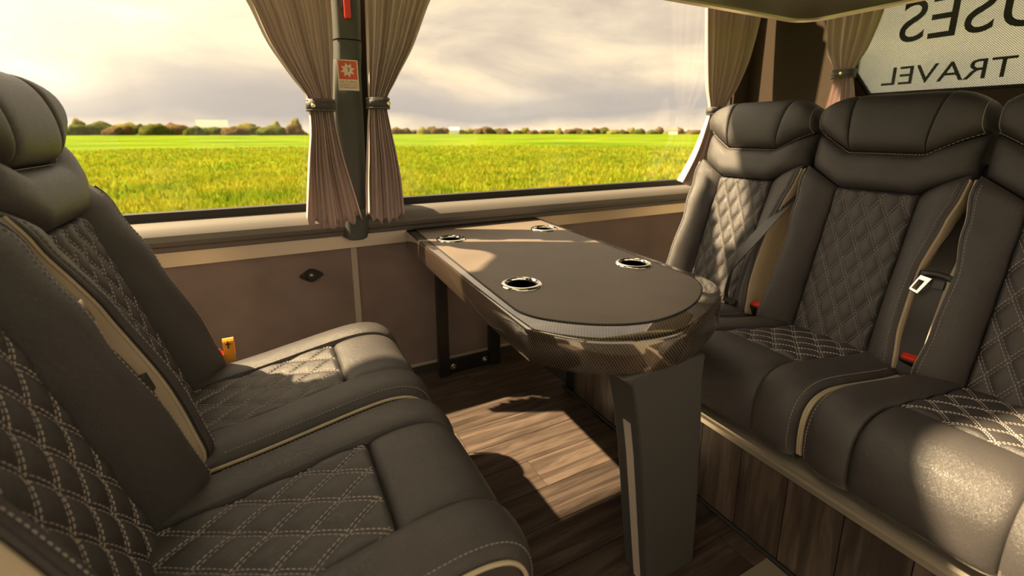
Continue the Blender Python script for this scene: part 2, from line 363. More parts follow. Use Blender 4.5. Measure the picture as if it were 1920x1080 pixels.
m = MB(); m.tube([(XR-0.005, YO, 1.281), (XR-0.005, 1.325, 1.281), (XR-0.005, 1.412, 1.402), (XR-0.005, 1.412, 2.15)], 0.012, 6); m.build('window_seal', 'black_rubber', rw)
# mirrored lettering of the rear window print (it reads from outside)
def rear_text(body, y0, z0, size, width, name):
    cu = bpy.data.curves.new(name, 'FONT'); cu.body = body; cu.size = size; cu.extrude = 0.0006
    o = bpy.data.objects.new(name, cu); COL.objects.link(o)
    bpy.context.view_layer.update()
    dg = bpy.context.evaluated_depsgraph_get(); me = bpy.data.meshes.new_from_object(o.evaluated_get(dg))
    bpy.data.objects.remove(o); xs = [v.co.x for v in me.vertices]; sx = width/(max(xs)-min(xs)); x0 = min(xs)
    for v in me.vertices: v.co = Vector((XR+0.008-v.co.z, y0+(v.co.x-x0)*sx, z0+v.co.y))
    me.materials.clear(); me.materials.append(MATS['black_rubber'])
    q = bpy.data.objects.new(name, me); COL.objects.link(q); q.parent = rw
rear_text('TRAVEL', 0.813, 1.325, 0.119, 0.476, 'lettering')
rear_text('USES', 0.742, 1.518, 0.262, 0.505, 'lettering')
# roof with an added glazed roof light, unseen, letting sun onto the rear bench
SK = (-1.15, -0.25, -0.2, 1.40)
m = MB()
m.box(XF, SK[0], YO, WY+0.06, ROOF, ROOF+0.05); m.box(SK[1], XR, YO, WY+0.06, ROOF, ROOF+0.05)
m.box(SK[0], SK[1], SK[3], WY+0.06, ROOF, ROOF+0.05); m.box(SK[0], SK[1], YO, SK[2], ROOF, ROOF+0.05)
struct(m.build('ceiling', 'headliner', smooth=False))
g = MB(); g.box(SK[0], SK[1], SK[2], SK[3], ROOF+0.03, ROOF+0.034); struct(g.build('window_5', 'window_glass', smooth=False))

# ------------------------------------------------------------------ floor of planks
m = MB(); m.box(XF, XR, YO, WY, -0.04, -0.004); floor = struct(m.build('floor', 'black_rubber', smooth=False))
PW = 0.1295; edges = [0.947 + PW*k for k in range(-5, 9)]
pm = {}
def plank_mesh(lx):
    key = round(lx, 2)
    if key not in pm:
        b = MB(); b.box(0, key-0.002, 0.001, PW-0.001, -0.004, 0.0); pm[key] = b.mesh('plank', 'wood_floor', False)
    return pm[key]
for r, y in enumerate(edges):
    x = -0.62 + (r*0.37) % 0.9 - 0.9
    while x < 1.09:
        lx = 0.90; x1 = min(x+lx, 1.10)
        if x1 > -0.3 and x1-x > 0.05:
            o = bpy.data.objects.new('plank', plank_mesh(x1-x)); COL.objects.link(o); o.location = (x, y, 0); o.parent = floor
        x += lx
m = MB(); m.box(XF, XR, YO, edges[0], -0.004, -0.0005); m.build('floor_covering', 'wood_floor', floor, smooth=False)

# ------------------------------------------------------------------ middle window pillar
pil = tag(empty('window_pillar', (0.325, 1.92, 0.68)), 'dark slate pillar between the two big side windows', 'pillar')
def pillar_piece(name, rows, y0=0.0):
    b = MB(); k = 9
    V = []; 
    for xl, xr, z, d in rows:
        for j in range(k):
            s = j/(k-1); V.append((lerp(xl, xr, s)-0.325, 0.09-d*dome(s, 4, 0.5), z-0.68))
        V.append((xr-0.325, 0.12, z-0.68)); V.append((xl-0.325, 0.12, z-0.68))
    kk = k+2; F = []
    for i in range(len(rows)-1):
        for j in range(kk): F.append((i*kk+j, i*kk+(j+1) % kk, (i+1)*kk+(j+1) % kk, (i+1)*kk+j))
    F += [tuple(range(kk)), tuple((len(rows)-1)*kk+j for j in range(kk))]
    b.add(V, F); return b.build(name, 'slate_plastic', pil)
pillar_piece('pillar_cover', [(0.262, 0.366, 0.70, .08), (0.252, 0.374, 0.80, .085), (0.247, 0.380, 1.0, .085), (0.248, 0.383, 1.2, .085), (0.262, 0.386, 1.35, .085), (0.266, 0.389, 1.366, .085)])
pillar_piece('pillar_joint', [(0.272, 0.389, 1.368, .080), (0.276, 0.394, 1.437, .080)])
pillar_piece('pillar_upper_cover', [(0.274, 0.392, 1.440, .087), (0.274, 0.398, 1.56, .087), (0.272, 0.402, 1.76, .087)])
pillar_piece('pillar_foot', [(0.268, 0.352, 0.676, .100), (0.258, 0.362, 0.682, .108), (0.252, 0.372, 0.735, .108), (0.250, 0.374, 0.790, .100), (0.254, 0.374, 0.800, .085)])
# sticker
stk = tag(empty('safety_sticker', (0.319, 1.917, 1.309)), 'small red and cream emergency glass breaking sticker on the slate pillar', 'sticker')
def flat(name, poly, y, mat, par):   # poly in sticker x,z ; thin plate
    b = MB(); b.prism(poly, 'y', y-0.0004, y); return b.build(name, mat, par, smooth=False)
flat('sticker_sheet', [(-.037, -.055), (.037, -.055), (.037, .055), (-.037, .055)], 0.0, 'cream_print', stk)
flat('red_field', [(-.033, -.015), (.033, -.015), (.033, .051), (-.033, .051)], -0.0006, 'red_print', stk)
star = []
for k in range(16):
    a = 2*PI*k/16+0.25; r = (0.027 if k % 2 == 0 else 0.0155); star.append((r*math.cos(a)-0.001, 0.018+r*math.sin(a)))
flat('burst', star, -0.0012, 'cream_print', stk)
flat('hammer_head', [(-.004, .026), (.008, .021), (.0085, .0235), (-.003, .0285)], -0.0018, 'dark_print', stk)
flat('hammer_handle', [(.000, .012), (.004, .012), (.005, .024), (.002, .025)], -0.0018, 'dark_print', stk)
def sticker_text(body, z):
    cu = bpy.data.curves.new('wording', 'FONT'); cu.body = body; cu.size = 0.0105; cu.align_x = 'CENTER'; cu.extrude = 0.0001
    o = bpy.data.objects.new('wording', cu); COL.objects.link(o); bpy.context.view_layer.update()
    me = bpy.data.meshes.new_from_object(o.evaluated_get(bpy.context.evaluated_depsgraph_get())); bpy.data.objects.remove(o)
    for v in me.vertices: v.co = Vector((v.co.x*0.92, -0.0008-v.co.z, z+v.co.y))
    me.materials.clear(); me.materials.append(MATS['dark_print'])
    q = bpy.data.objects.new('wording', me); COL.objects.link(q); q.parent = stk
sticker_text('USE TO BREAK', -0.0275); sticker_text('GLASS IN CASE', -0.0375); sticker_text('OF EMERGENCY', -0.0475)
# emergency hammer
hm = tag(empty('emergency_hammer', (0.33, 1.905, 1.51)), 'red emergency hammer handle high on the slate pillar', 'hammer')
b = MB(); b.prism([(-.011, 0), (-.008, -.006), (.008, -.006), (.011, 0), (.013, .17), (-.013, .17)], 'y', -0.012, 0.006); b.build('handle', 'red_plastic', hm, bevel=0.003)
b = MB(); b.box(-0.05, 0.05, -0.014, 0.012, 0.17, 0.20); b.build('head', 'red_plastic', hm, bevel=0.004)
b = MB(); b.box(-0.018, 0.018, 0.004, 0.013, 0.03, 0.15); b.build('bracket', 'black_plastic', hm, bevel=0.002)

# ------------------------------------------------------------------ curtains
def cinterp(tab, x):
    n = len(tab)
    if x <= tab[0][0]: return tab[0][1]
    if x >= tab[-1][0]: return tab[-1][1]
    def slope(i):
        if i == 0: return (tab[1][1]-tab[0][1])/(tab[1][0]-tab[0][0])
        if i == n-1: return (tab[-1][1]-tab[-2][1])/(tab[-1][0]-tab[-2][0])
        a = (tab[i][1]-tab[i-1][1])/(tab[i][0]-tab[i-1][0]); b = (tab[i+1][1]-tab[i][1])/(tab[i+1][0]-tab[i][0])
        return 0.0 if a*b <= 0 else 2*a*b/(a+b)
    for i in range(n-1):
        if x <= tab[i+1][0]:
            h = tab[i+1][0]-tab[i][0]; t = (x-tab[i][0])/h; m0, m1 = slope(i)*h, slope(i+1)*h
            return (2*t**3-3*t**2+1)*tab[i][1]+(t**3-2*t**2+t)*m0+(-2*t**3+3*t**2)*tab[i+1][1]+(t**3-t**2)*m1
def curtain(name, label, rows, plane, c, folds, amp, strap_z, group=None, seed=0, flip=1):
    """rows: (z, a_left, a_right, depth amplitude factor). plane 'y' -> a is X at Y=c ; 'x' -> a is Y at X=c"""
    root = empty(name, (0, 0, 0)); tag(root, label, 'curtain', group)
    zs = [r[0] for r in rows]; z0, z1 = max(zs), min(zs)
    tabL = sorted((r[0], r[1]) for r in rows); tabR = sorted((r[0], r[2]) for r in rows); tabA = sorted((r[0], r[3]) for r in rows)
    rng = random.Random(seed); ph = [rng.uniform(0, 6.28) for _ in range(4)]
    nu, nv = folds*10, 70; V = []; F = []
    for j in range(nv+1):
        t = j/nv; z = lerp(z0, z1, t); l = cinterp(tabL, z); r = cinterp(tabR, z); A = interp(tabA, z)*amp
        for i in range(nu+1):
            s = i/nu
            ss = s + 0.018*math.sin(5*s*PI+ph[0]+z*2)
            f = math.sin(2*PI*folds*ss+ph[1]) + 0.45*math.sin(2*PI*folds*0.37*ss+ph[2]+3*z)
            f = math.copysign(abs(f)**0.8, f)
            a = lerp(l, r, s) + 0.25*A*math.cos(2*PI*folds*ss+ph[1])
            hem = 0.012*math.sin(2*PI*folds*0.5*s+ph[3])*(t**8) + (0.03*(abs(2*s-1)**2)*(t**10))
            y = c - flip*(A*f)
            V.append((a, y, z+hem) if plane == 'y' else (y, a, z+hem))
    for j in range(nv):
        for i in range(nu): F.append((j*(nu+1)+i, j*(nu+1)+i+1, (j+1)*(nu+1)+i+1, (j+1)*(nu+1)+i))
    b = MB(); b.add(V, F); o = b.build('cloth', 'curtain_cloth', root, angle=80)
    sd = o.modifiers.new('thickness', 'SOLIDIFY'); sd.thickness = 0.0012
    # strap
    l = sinterp(tabL, strap_z)-0.006; r = sinterp(tabR, strap_z)+0.006; cc = (l+r)/2; hw = (r-l)/2
    h = 0.021; ring = []; k = 28
    V = []; F = []
    for zz in (-h, h):
        for j in range(k):
            a = 2*PI*j/k; ca, sa = math.cos(a), math.sin(a)
            da = math.copysign(abs(ca)**0.6, ca)*hw; dy = math.copysign(abs(sa)**0.6, sa)*0.03
            V.append((cc+da, c+dy, strap_z+zz) if plane == 'y' else (c+dy, cc+da, strap_z+zz))
    for j in range(k): F.append((j, (j+1) % k, k+(j+1) % k, k+j))
    b = MB(); b.add(V, F); st = b.build('tie_strap', 'black_leather', root, angle=60)
    sd = st.modifiers.new('thickness', 'SOLIDIFY'); sd.thickness = 0.003; sd.offset = 1
    for zz in (-h+0.004, h-0.004):
        b = MB()
        for j in range(0, k*3):
            a = 2*PI*j/(k*3); a2 = 2*PI*(j+0.6)/(k*3)
            q = []
            for aa in (a, a2):
                ca, sa = math.cos(aa), math.sin(aa); da = math.copysign(abs(ca)**0.6, ca)*(hw+0.0034); dy = math.copysign(abs(sa)**0.6, sa)*0.0334
                q.append((cc+da, c+dy, strap_z+zz) if plane == 'y' else (c+dy, cc+da, strap_z+zz))
            b.tube(q, 0.0008, 4)
        so = b.build('stitching', 'stitch_thread', st, smooth=False); so['kind'] = 'stuff'
    return root, (cc, hw)
cL, q = curtain('window_curtain', 'taupe pleated curtain tied to the left of the slate pillar',
    [(2.72, -1.02, 0.262, 1.6), (2.3, -0.72, 0.262, 1.5), (2.0, -0.40, 0.262, 1.3), (1.75, -0.13, 0.268, 1.1), (1.532, 0.006, 0.270, 1.0), (1.40, 0.056, 0.266, .9), (1.30, 0.113, 0.258, .8), (1.20, 0.168, 0.252, .55), (1.12, 0.166, 0.258, .7), (1.0, 0.150, 0.276, .95), (0.88, 0.135, 0.302, 0.85), (0.745, 0.122, 0.330, 0.7)], 'y', 1.885, 11, 0.017, 1.195, 'curtains of the side windows', 1)  # unseen top flared wide to keep sun off the table
b = MB(); b.lathe([(0.0, -0.006), (0.006, -0.005), (0.0085, -0.002), (0.009, 0.0)], (0.182, 1.853, 1.193), 16, 'y'); b.build('button', 'brass', cL)
cR, q = curtain('window_curtain', 'taupe pleated curtain tied to the right of the slate pillar',
    [(1.98, 0.395, 0.90, 1.1), (1.8, 0.393, 0.765, 1.0), (1.609, 0.392, 0.648, 1.0), (1.42, 0.388, 0.564, .9), (1.30, 0.384, 0.494, .8), (1.208, 0.382, 0.450, .5), (1.12, 0.372, 0.462, .7), (1.0, 0.362, 0.482, .9), (0.88, 0.352, 0.494, 0.85), (0.748, 0.346, 0.499, 0.7)], 'y', 1.885, 10, 0.016, 1.208, 'curtains of the side windows', 5)  # unseen top cut short so sun passes over to the far seat
b = MB(); b.lathe([(0.0, -0.006), (0.006, -0.005), (0.0085, -0.002), (0.009, 0.0)], (0.449, 1.855, 1.208), 16, 'y'); b.build('button', 'brass', cR)
cB, q = curtain('window_curtain', 'taupe curtain at the rear end of the side window, behind the far seat',
    [(2.35, 2.14, 2.72, 0.9), (1.793, 2.20, 2.64, 1.0), (1.526, 2.235, 2.58, 1.0), (1.35, 2.265, 2.50, .8), (1.22, 2.30, 2.42, .5), (1.12, 2.27, 2.42, .8), (1.0, 2.22, 2.42, 1.0), (0.80, 2.10, 2.40, 1.2)], 'y', 1.92, 9, 0.020, 1.22, 'curtains of the side windows', 9)
b = MB(); b.lathe([(0.0, -0.006), (0.006, -0.005), (0.0085, -0.002), (0.009, 0.0)], (2.41, 1.885, 1.22), 16, 'y'); b.build('button', 'brass', cB)
cC, q = curtain('window_curtain', 'taupe curtain tied at the corner of the printed rear window',
    [(2.35, 1.20, 1.62, 0.9), (1.66, 1.29, 1.55, 1.0), (1.50, 1.33, 1.52, .9), (1.39, 1.375, 1.465, .5), (1.30, 1.36, 1.475, .8), (1.10, 1.32, 1.50, 1.1)], 'x', 2.66, 6, 0.016, 1.39, None, 12)
b = MB(); b.lathe([(0.0, -0.006), (0.006, -0.005), (0.0085, -0.002), (0.009, 0.0)], (2.627, 1.415, 1.39), 16, 'x'); b.build('button', 'brass', cC)

# ------------------------------------------------------------------ ceiling locker over the rear bench
lk = tag(empty('overhead_locker', (1.8, 0.5, 1.62)), 'olive overhead locker with a rounded pale lip above the rear seats', 'locker')
def rrect(x0, x1, y0, y1, r, k=8):
    P = []
    for cx, cy, a0 in ((x1-r, y1-r, 0), (x0+r, y1-r, PI/2), (x0+r, y0+r, PI), (x1-r, y0+r, 1.5*PI)):
        for i in range(k+1): a = a0+PI/2*i/k; P.append((cx+r*math.cos(a), cy+r*math.sin(a)))
    return P
P = rrect(-0.95, 0.60, -1.2, 1.0, 0.12)
b = MB(); b.prism([(x*0.985, y*0.985) for x, y in P], 'z', 0.006, 0.16); b.build('locker_base', 'locker_vinyl', lk, smooth=False)
b = MB(); b.tube([(x, y, 0.012) for x, y in P], 0.020, 8, closed=True); b.build('lip', 'aluminium', lk)

# ------------------------------------------------------------------ socket in the wall panel
so_ = tag(empty('usb_socket', (0.130, WY, 0.530)), 'round black usb socket on the brown suede panel', 'socket')
P = []
for i in range(40):
    a = 2*PI*i/40; r = 0.026
    x = math.cos(a); P.append((0.046*x*abs(x)**0.6 if abs(x) > 0.5 else 0.06*x*0.5, 0.028*math.sin(a)*(1-0.45*abs(x)**3)))
b = MB(); b.prism(P, 'y', -0.006, 0.0); b.build('plate', 'black_plastic', so_, smooth=False, bevel=0.0015)
b = MB(); b.lathe([(0.0, -0.009), (0.019, -0.009), (0.021, -0.014), (0.024, -0.014), (0.026, -0.006), (0.026, 0)], (0, 0, 0), 28, 'y'); b.build('socket_ring', 'black_plastic', so_)
b = MB(); b.box(-0.006, 0.006, -0.0105, -0.009, -0.001, 0.003); b.build('usb_port', 'cream_print', so_, smooth=False)
b = MB(); b.box(-0.007, 0.005, -0.0102, -0.009, 0.0065, 0.0085); b.build('marking', 'pale_strip', so_, smooth=False)
for x in (-0.037, 0.037):
    b = MB(); b.lathe([(0, -0.008), (0.003, -0.0075), (0.004, -0.006)], (x, 0, 0), 10, 'y'); b.build('screw', 'black_metal', so_)

# ------------------------------------------------------------------ table
tb = tag(empty('table', (0.85, 1.3, 0)), 'long carbon edged table with leather inlay between the facing seat rows', 'table')
TX, TY = 0.85, 1.3
outer = [(0.524, 1.985), (0.474, 0.845), (0.486, 0.806), (0.534, 0.739), (0.591, 0.694), (0.643, 0.670), (0.704, 0.657), (0.769, 0.657), (0.830, 0.671), (0.885, 0.693), (0.950, 0.722), (1.015, 0.757), (1.065, 0.795), (1.104, 0.84), (1.122, 0.885), (1.130, 0.94), (1.197, 1.985)]
inner = [(0.562, 1.985), (0.502, 0.955), (0.506, 0.900), (0.530, 0.850), (0.592, 0.787), (0.656, 0.746), (0.718, 0.726), (0.775, 0.722), (0.849, 0.734), (0.895, 0.750), (0.937, 0.768), (0.989, 0.800), (1.040, 0.840), (1.072, 0.885), (1.085, 0.92), (1.092, 0.96), (1.168, 1.985)]
def smooth_poly(P, it=2, keep=(0, -1)):
    for _ in range(it):
        Q = [P[0]]
        for a, b in zip(P, P[1:]): Q += [(a[0]*.75+b[0]*.25, a[1]*.75+b[1]*.25), (a[0]*.25+b[0]*.75, a[1]*.25+b[1]*.75)]
        Q.append(P[-1]); P = Q
    return P
out_s = smooth_poly(outer); in_s = smooth_poly(inner)
TT = 0.682
def off(P, d):   # outline moved outwards by d
    n = len(P); R = []
    for i in range(n):
        a = P[max(i-1, 0)]; b = P[min(i+1, n-1)]; tx, ty = b[0]-a[0], b[1]-a[1]; l = math.hypot(tx, ty)
        R.append((P[i][0]+ty/l*d, P[i][1]-tx/l*d))
    return R
prof = [(-0.035, 0.597), (-0.010, 0.597), (-0.003, 0.601), (0.0, 0.609), (0.0, 0.672), (-0.0015, 0.677), (-0.005, 0.6805), (-0.010, 0.682), (-0.060, 0.682)]
b = MB(); n = len(out_s); V = []
for d, z in prof[:-1]:
    for x, y in off(out_s, d): V.append((x-TX, y-TY, z))
k = len(prof)-1; F = []
for i in range(k-1):
    for j in range(n-1): F.append((i*n+j, i*n+j+1, (i+1)*n+j+1, (i+1)*n+j))
F.append(tuple(range(n))); F.append(tuple((k-1)*n+j for j in range(n-1, -1, -1)))
for i in range(k-1): F.append((i*n, (i+1)*n, (i+1)*n+n-1, i*n+n-1))
b.add(V, F); top = b.build('tabletop', 'carbon_fibre', tb, angle=35)
# leather inlay with four round openings
cups = [(0.632, 1.711), (1.066, 1.712), (0.607, 1.089), (1.029, 1.103)]; CR = 0.050
bm = bmesh.new(); loop = [bm.verts.new((x-TX, y-TY, 0)) for x, y in in_s]; es = [bm.edges.new((loop[i], loop[(i+1) % len(loop)])) for i in range(len(loop))]
for cx, cy in cups:
    ring = [bm.verts.new((cx-TX+CR*math.cos(2*PI*i/32), cy-TY+CR*math.sin(2*PI*i/32), 0)) for i in range(32)]
    es += [bm.edges.new((ring[i], ring[(i+1) % 32])) for i in range(32)]
bmesh.ops.triangle_fill(bm, use_beauty=True, use_dissolve=False, edges=es)
for v in bm.verts: v.co.z = TT+0.0025
ex = bmesh.ops.extrude_face_region(bm, geom=list(bm.faces)); 
for v in [e for e in ex['geom'] if isinstance(e, bmesh.types.BMVert)]: v.co.z = TT-0.001
bmesh.ops.recalc_face_normals(bm, faces=bm.faces)
me = bpy.data.meshes.new('inlay'); bm.to_mesh(me); bm.free(); me.materials.append(MATS['table_leather'])
o = bpy.data.objects.new('inlay', me); COL.objects.link(o); o.parent = tb
b = MB(); b.tube([(x-TX, y-TY, TT+0.0012) for x, y in in_s], 0.0025, 6); b.build('inlay_seam', 'black_rubber', tb)
for i, (cx, cy) in enumerate(cups):
    b = MB(); b.lathe([(0.0445, -0.004), (0.0455, 0.0035), (0.048, 0.0065), (0.054, 0.0062), (0.058, 0.003), (0.0590, 0.0003)], (cx-TX, cy-TY, TT+0.0025), 40); ring = b.build('cup_holder_ring', 'chrome', tb)
    b = MB(); b.lathe([(0.0, 0.010), (0.042, 0.010), (0.0447, 0.012), (0.0447, 0.003)], (cx-TX, cy-TY, TT-0.010), 32); b.build('cup_well', 'black_plastic', ring)
# leg under the near end
legL = [(0.610, 0.600), (0.640, 0.575), (0.655, 0.520), (0.668, 0.46), (0.682, 0.381), (0.700, 0.25), (0.720, 0.10), (0.734, 0.0)]
legR = [(0.892, 0.0), (0.890, 0.10), (0.882, 0.244), (0.872, 0.40), (0.866, 0.473), (0.860, 0.53), (0.862, 0.600)]
b = MB(); b.prism([(x-TX, z) for x, z in legL+legR], 'y', 0.668-TY, 0.668-TY+0.085); lg = b.build('table_leg', 'leg_vinyl', tb, angle=30, bevel=0.006)
def leg_x(z): return interp(sorted((c, a) for a, c in legL), z)
b = MB(); zs = [0.465-0.465*i/16 for i in range(17)]; V = []; F = []
for z in zs:
    x = leg_x(z)-TX
    V += [(x-0.003, 0.694-TY, z), (x-0.003, 0.716-TY, z), (x+0.002, 0.716-TY, z), (x+0.002, 0.694-TY, z)]
for i in range(16):
    for j in range(4): F.append((i*4+j, i*4+(j+1) % 4, i*4+4+(j+1) % 4, i*4+4+j))
F += [(0, 1, 2, 3), (64, 65, 66, 67)]
b.add(V, F); b.build('leg_inlay_strip', 'pale_strip', lg, smooth=False)
# steel wall bracket
for x0, x1 in ((0.620, 0.668), (0.874, 0.928)): boxobj('bracket_post', 'black_metal', tb, x0-TX, x1-TX, 1.872-TY, 1.905-TY, 0.0, 0.600, bevel=0.002)
boxobj('bracket_plate', 'black_metal', tb, 0.660-TX, 0.885-TX, 1.888-TY, 1.898-TY, 0.0, 0.068, bevel=0.002)
for x in (0.690, 0.852):
    b = MB(); b.lathe([(0, -0.016), (0.007, -0.015), (0.010, -0.010), (0.010, -0.004), (0.015, -0.003), (0.015, 0.0)], (x-TX, 1.888-TY, 0.034), 12, 'y'); b.build('bolt', 'chrome', tb)

# ------------------------------------------------------------------ coach seats
LEAN = math.radians(17); SL, CL = math.sin(LEAN), math.cos(LEAN); Z0 = 0.43
def TB(u, v, n): return (-SL*v+CL*n, u, Z0+CL*v+SL*n)      # backrest space -> seat space (faces +x)
WT = [(-0.06, 0.200), (0.0, 0.198), (0.12, 0.186), (0.28, 0.183), (0.42, 0.200), (0.52, 0.214), (0.60, 0.216), (0.70, 0.220), (0.76, 0.218), (0.83, 0.205)]
def W(v): return sinterp(WT, v)
QH = 0.113
def yoke_lo(u): a = abs(u); return 0.505 + (0.0 if a < 0.10 else 0.068*((a-0.10)/0.115))
def yoke_hi(u): a = abs(u); return 0.625 + (0.0 if a < 0.10 else 0.078*((a-0.10)/0.118))
# cushion profile: arc-length path from back to front and down the front face
CP = [(a*1.10, b) for a, b in [(-0.03, 0.425), (0.05, 0.432), (0.15, 0.446), (0.25, 0.466), (0.34, 0.484), (0.40, 0.492), (0.44, 0.488), (0.468, 0.474), (0.484, 0.450), (0.490, 0.42), (0.490, 0.38), (0.486, 0.35), (0.480, 0.322)]]
def smooth3(P, it=3):
    for _ in range(it):
        Q = [P[0]]
        for a, b in zip(P, P[1:]): Q += [(a[0]*.75+b[0]*.25, a[1]*.75+b[1]*.25), (a[0]*.25+b[0]*.75, a[1]*.25+b[1]*.75)]
        Q.append(P[-1]); P = Q
    return P
CPS = smooth3(CP); CQ = [0.0]
for a, b in zip(CPS, CPS[1:]): CQ.append(CQ[-1]+math.hypot(b[0]-a[0], b[1]-a[1]))
QL = CQ[-1]
def cpath(q):
    q = min(max(q, 0), QL-1e-6)
    lo = 0; hi = len(CQ)-1
    while hi-lo > 1:
        mid = (lo+hi)//2
        if CQ[mid] <= q: lo = mid
        else: hi = mid
    t = (q-CQ[lo])/(CQ[lo+1]-CQ[lo]); a, b = CPS[lo], CPS[lo+1]
    i0, i1 = max(lo-1, 0), min(lo+2, len(CPS)-1)
    dx, dz = CPS[i1][0]-CPS[i0][0], CPS[i1][1]-CPS[i0][1]; l = math.hypot(dx, dz)
    return a[0]+(b[0]-a[0])*t, a[1]+(b[1]-a[1])*t, -dz/l, dx/l
def TC(u, q, n):
    x, z, nx, nz = cpath(q); return (x+nx*n, u, z+nz*n)
# quilting height and stitched lines
def quilt_h(u, v, du, dv, A):
    a = (u/du+v/dv); b = (u/du-v/dv)
    fa = abs(math.sin(PI*a)); fb = abs(math.sin(PI*b))
    return A*(min(1, fa*1.15)**0.55)*(min(1, fb*1.15)**0.55)
def stitches(mb, p0, p1, H, T, inside, dash=0.0062, gap=0.0030, wd=0.00075):
    dx, dy = p1[0]-p0[0], p1[1]-p0[1]; l = math.hypot(dx, dy); ux, uy = dx/l, dy/l; px, py = -uy*wd, ux*wd; s = 0.0
    while s+dash < l:
        a = (p0[0]+ux*s, p0[1]+uy*s); c = (p0[0]+ux*(s+dash), p0[1]+uy*(s+dash)); mid = ((a[0]+c[0])/2, (a[1]+c[1])/2)
        if inside(*a) and inside(*c):
            ha, hc, hm = H(*a), H(*c), H(*mid)
            V = []
            for (x, y), h in ((a, ha), (mid, hm+0.0006), (c, hc)):
                V += [T(x-px, y-py, h-0.0006), T(x, y, h+0.0012), T(x+px, y+py, h-0.0006)]
            mb.add(V, [(0, 1, 4, 3), (1, 2, 5, 4), (3, 4, 7, 6), (4, 5, 8, 7)])
        s += dash+gap
def quilt_lines(mb, du, dv, bounds, H, T, inside, sep=0.0036):
    u0, u1, v0, v1 = bounds
    # families u/du+v/dv = k and u/du-v/dv = k
    for sg in (1, -1):
        lx, ly = du, -sg*dv            # direction along the line
        l = math.hypot(lx, ly); nx, ny = -ly/l, lx/l
        ks = [u/du+sg*v/dv for u in (u0, u1) for v in (v0, v1)]
        for k in range(math.floor(min(ks)), math.ceil(max(ks))+1):
            for o in (-sep, sep):
                # points at u0 and u1
                P = []
                for u in (u0, u1): P.append((u+nx*o, (k-u/du)*dv*sg+ny*o))
                (a, b), (c, d) = P
                t0, t1 = 0.0, 1.0
                if abs(d-b) > 1e-9:
                    ta, tb_ = (v0-b)/(d-b), (v1-b)/(d-b)
                    t0 = max(t0, min(ta, tb_)); t1 = min(t1, max(ta, tb_))
                if t1-t0 < 0.02: continue
                stitches(mb, (a+(c-a)*t0, b+(d-b)*t0), (a+(c-a)*t1, b+(d-b)*t1), H, T, inside)
def edge_stitch(mb, pts, T, **kw):
    """dashes along a list of (u,v,n)"""
    acc = 0.0
    for p, q in zip(pts, pts[1:]):
        l = math.dist(p, q)
        H = lambda x, y, p=p, q=q: p[2]+(q[2]-p[2])*(math.hypot(x-p[0], y-p[1])/max(1e-6, math.hypot(q[0]-p[0], q[1]-p[1])))
        stitches(mb, p[:2], q[:2], H, T, lambda a, b: True, **kw)

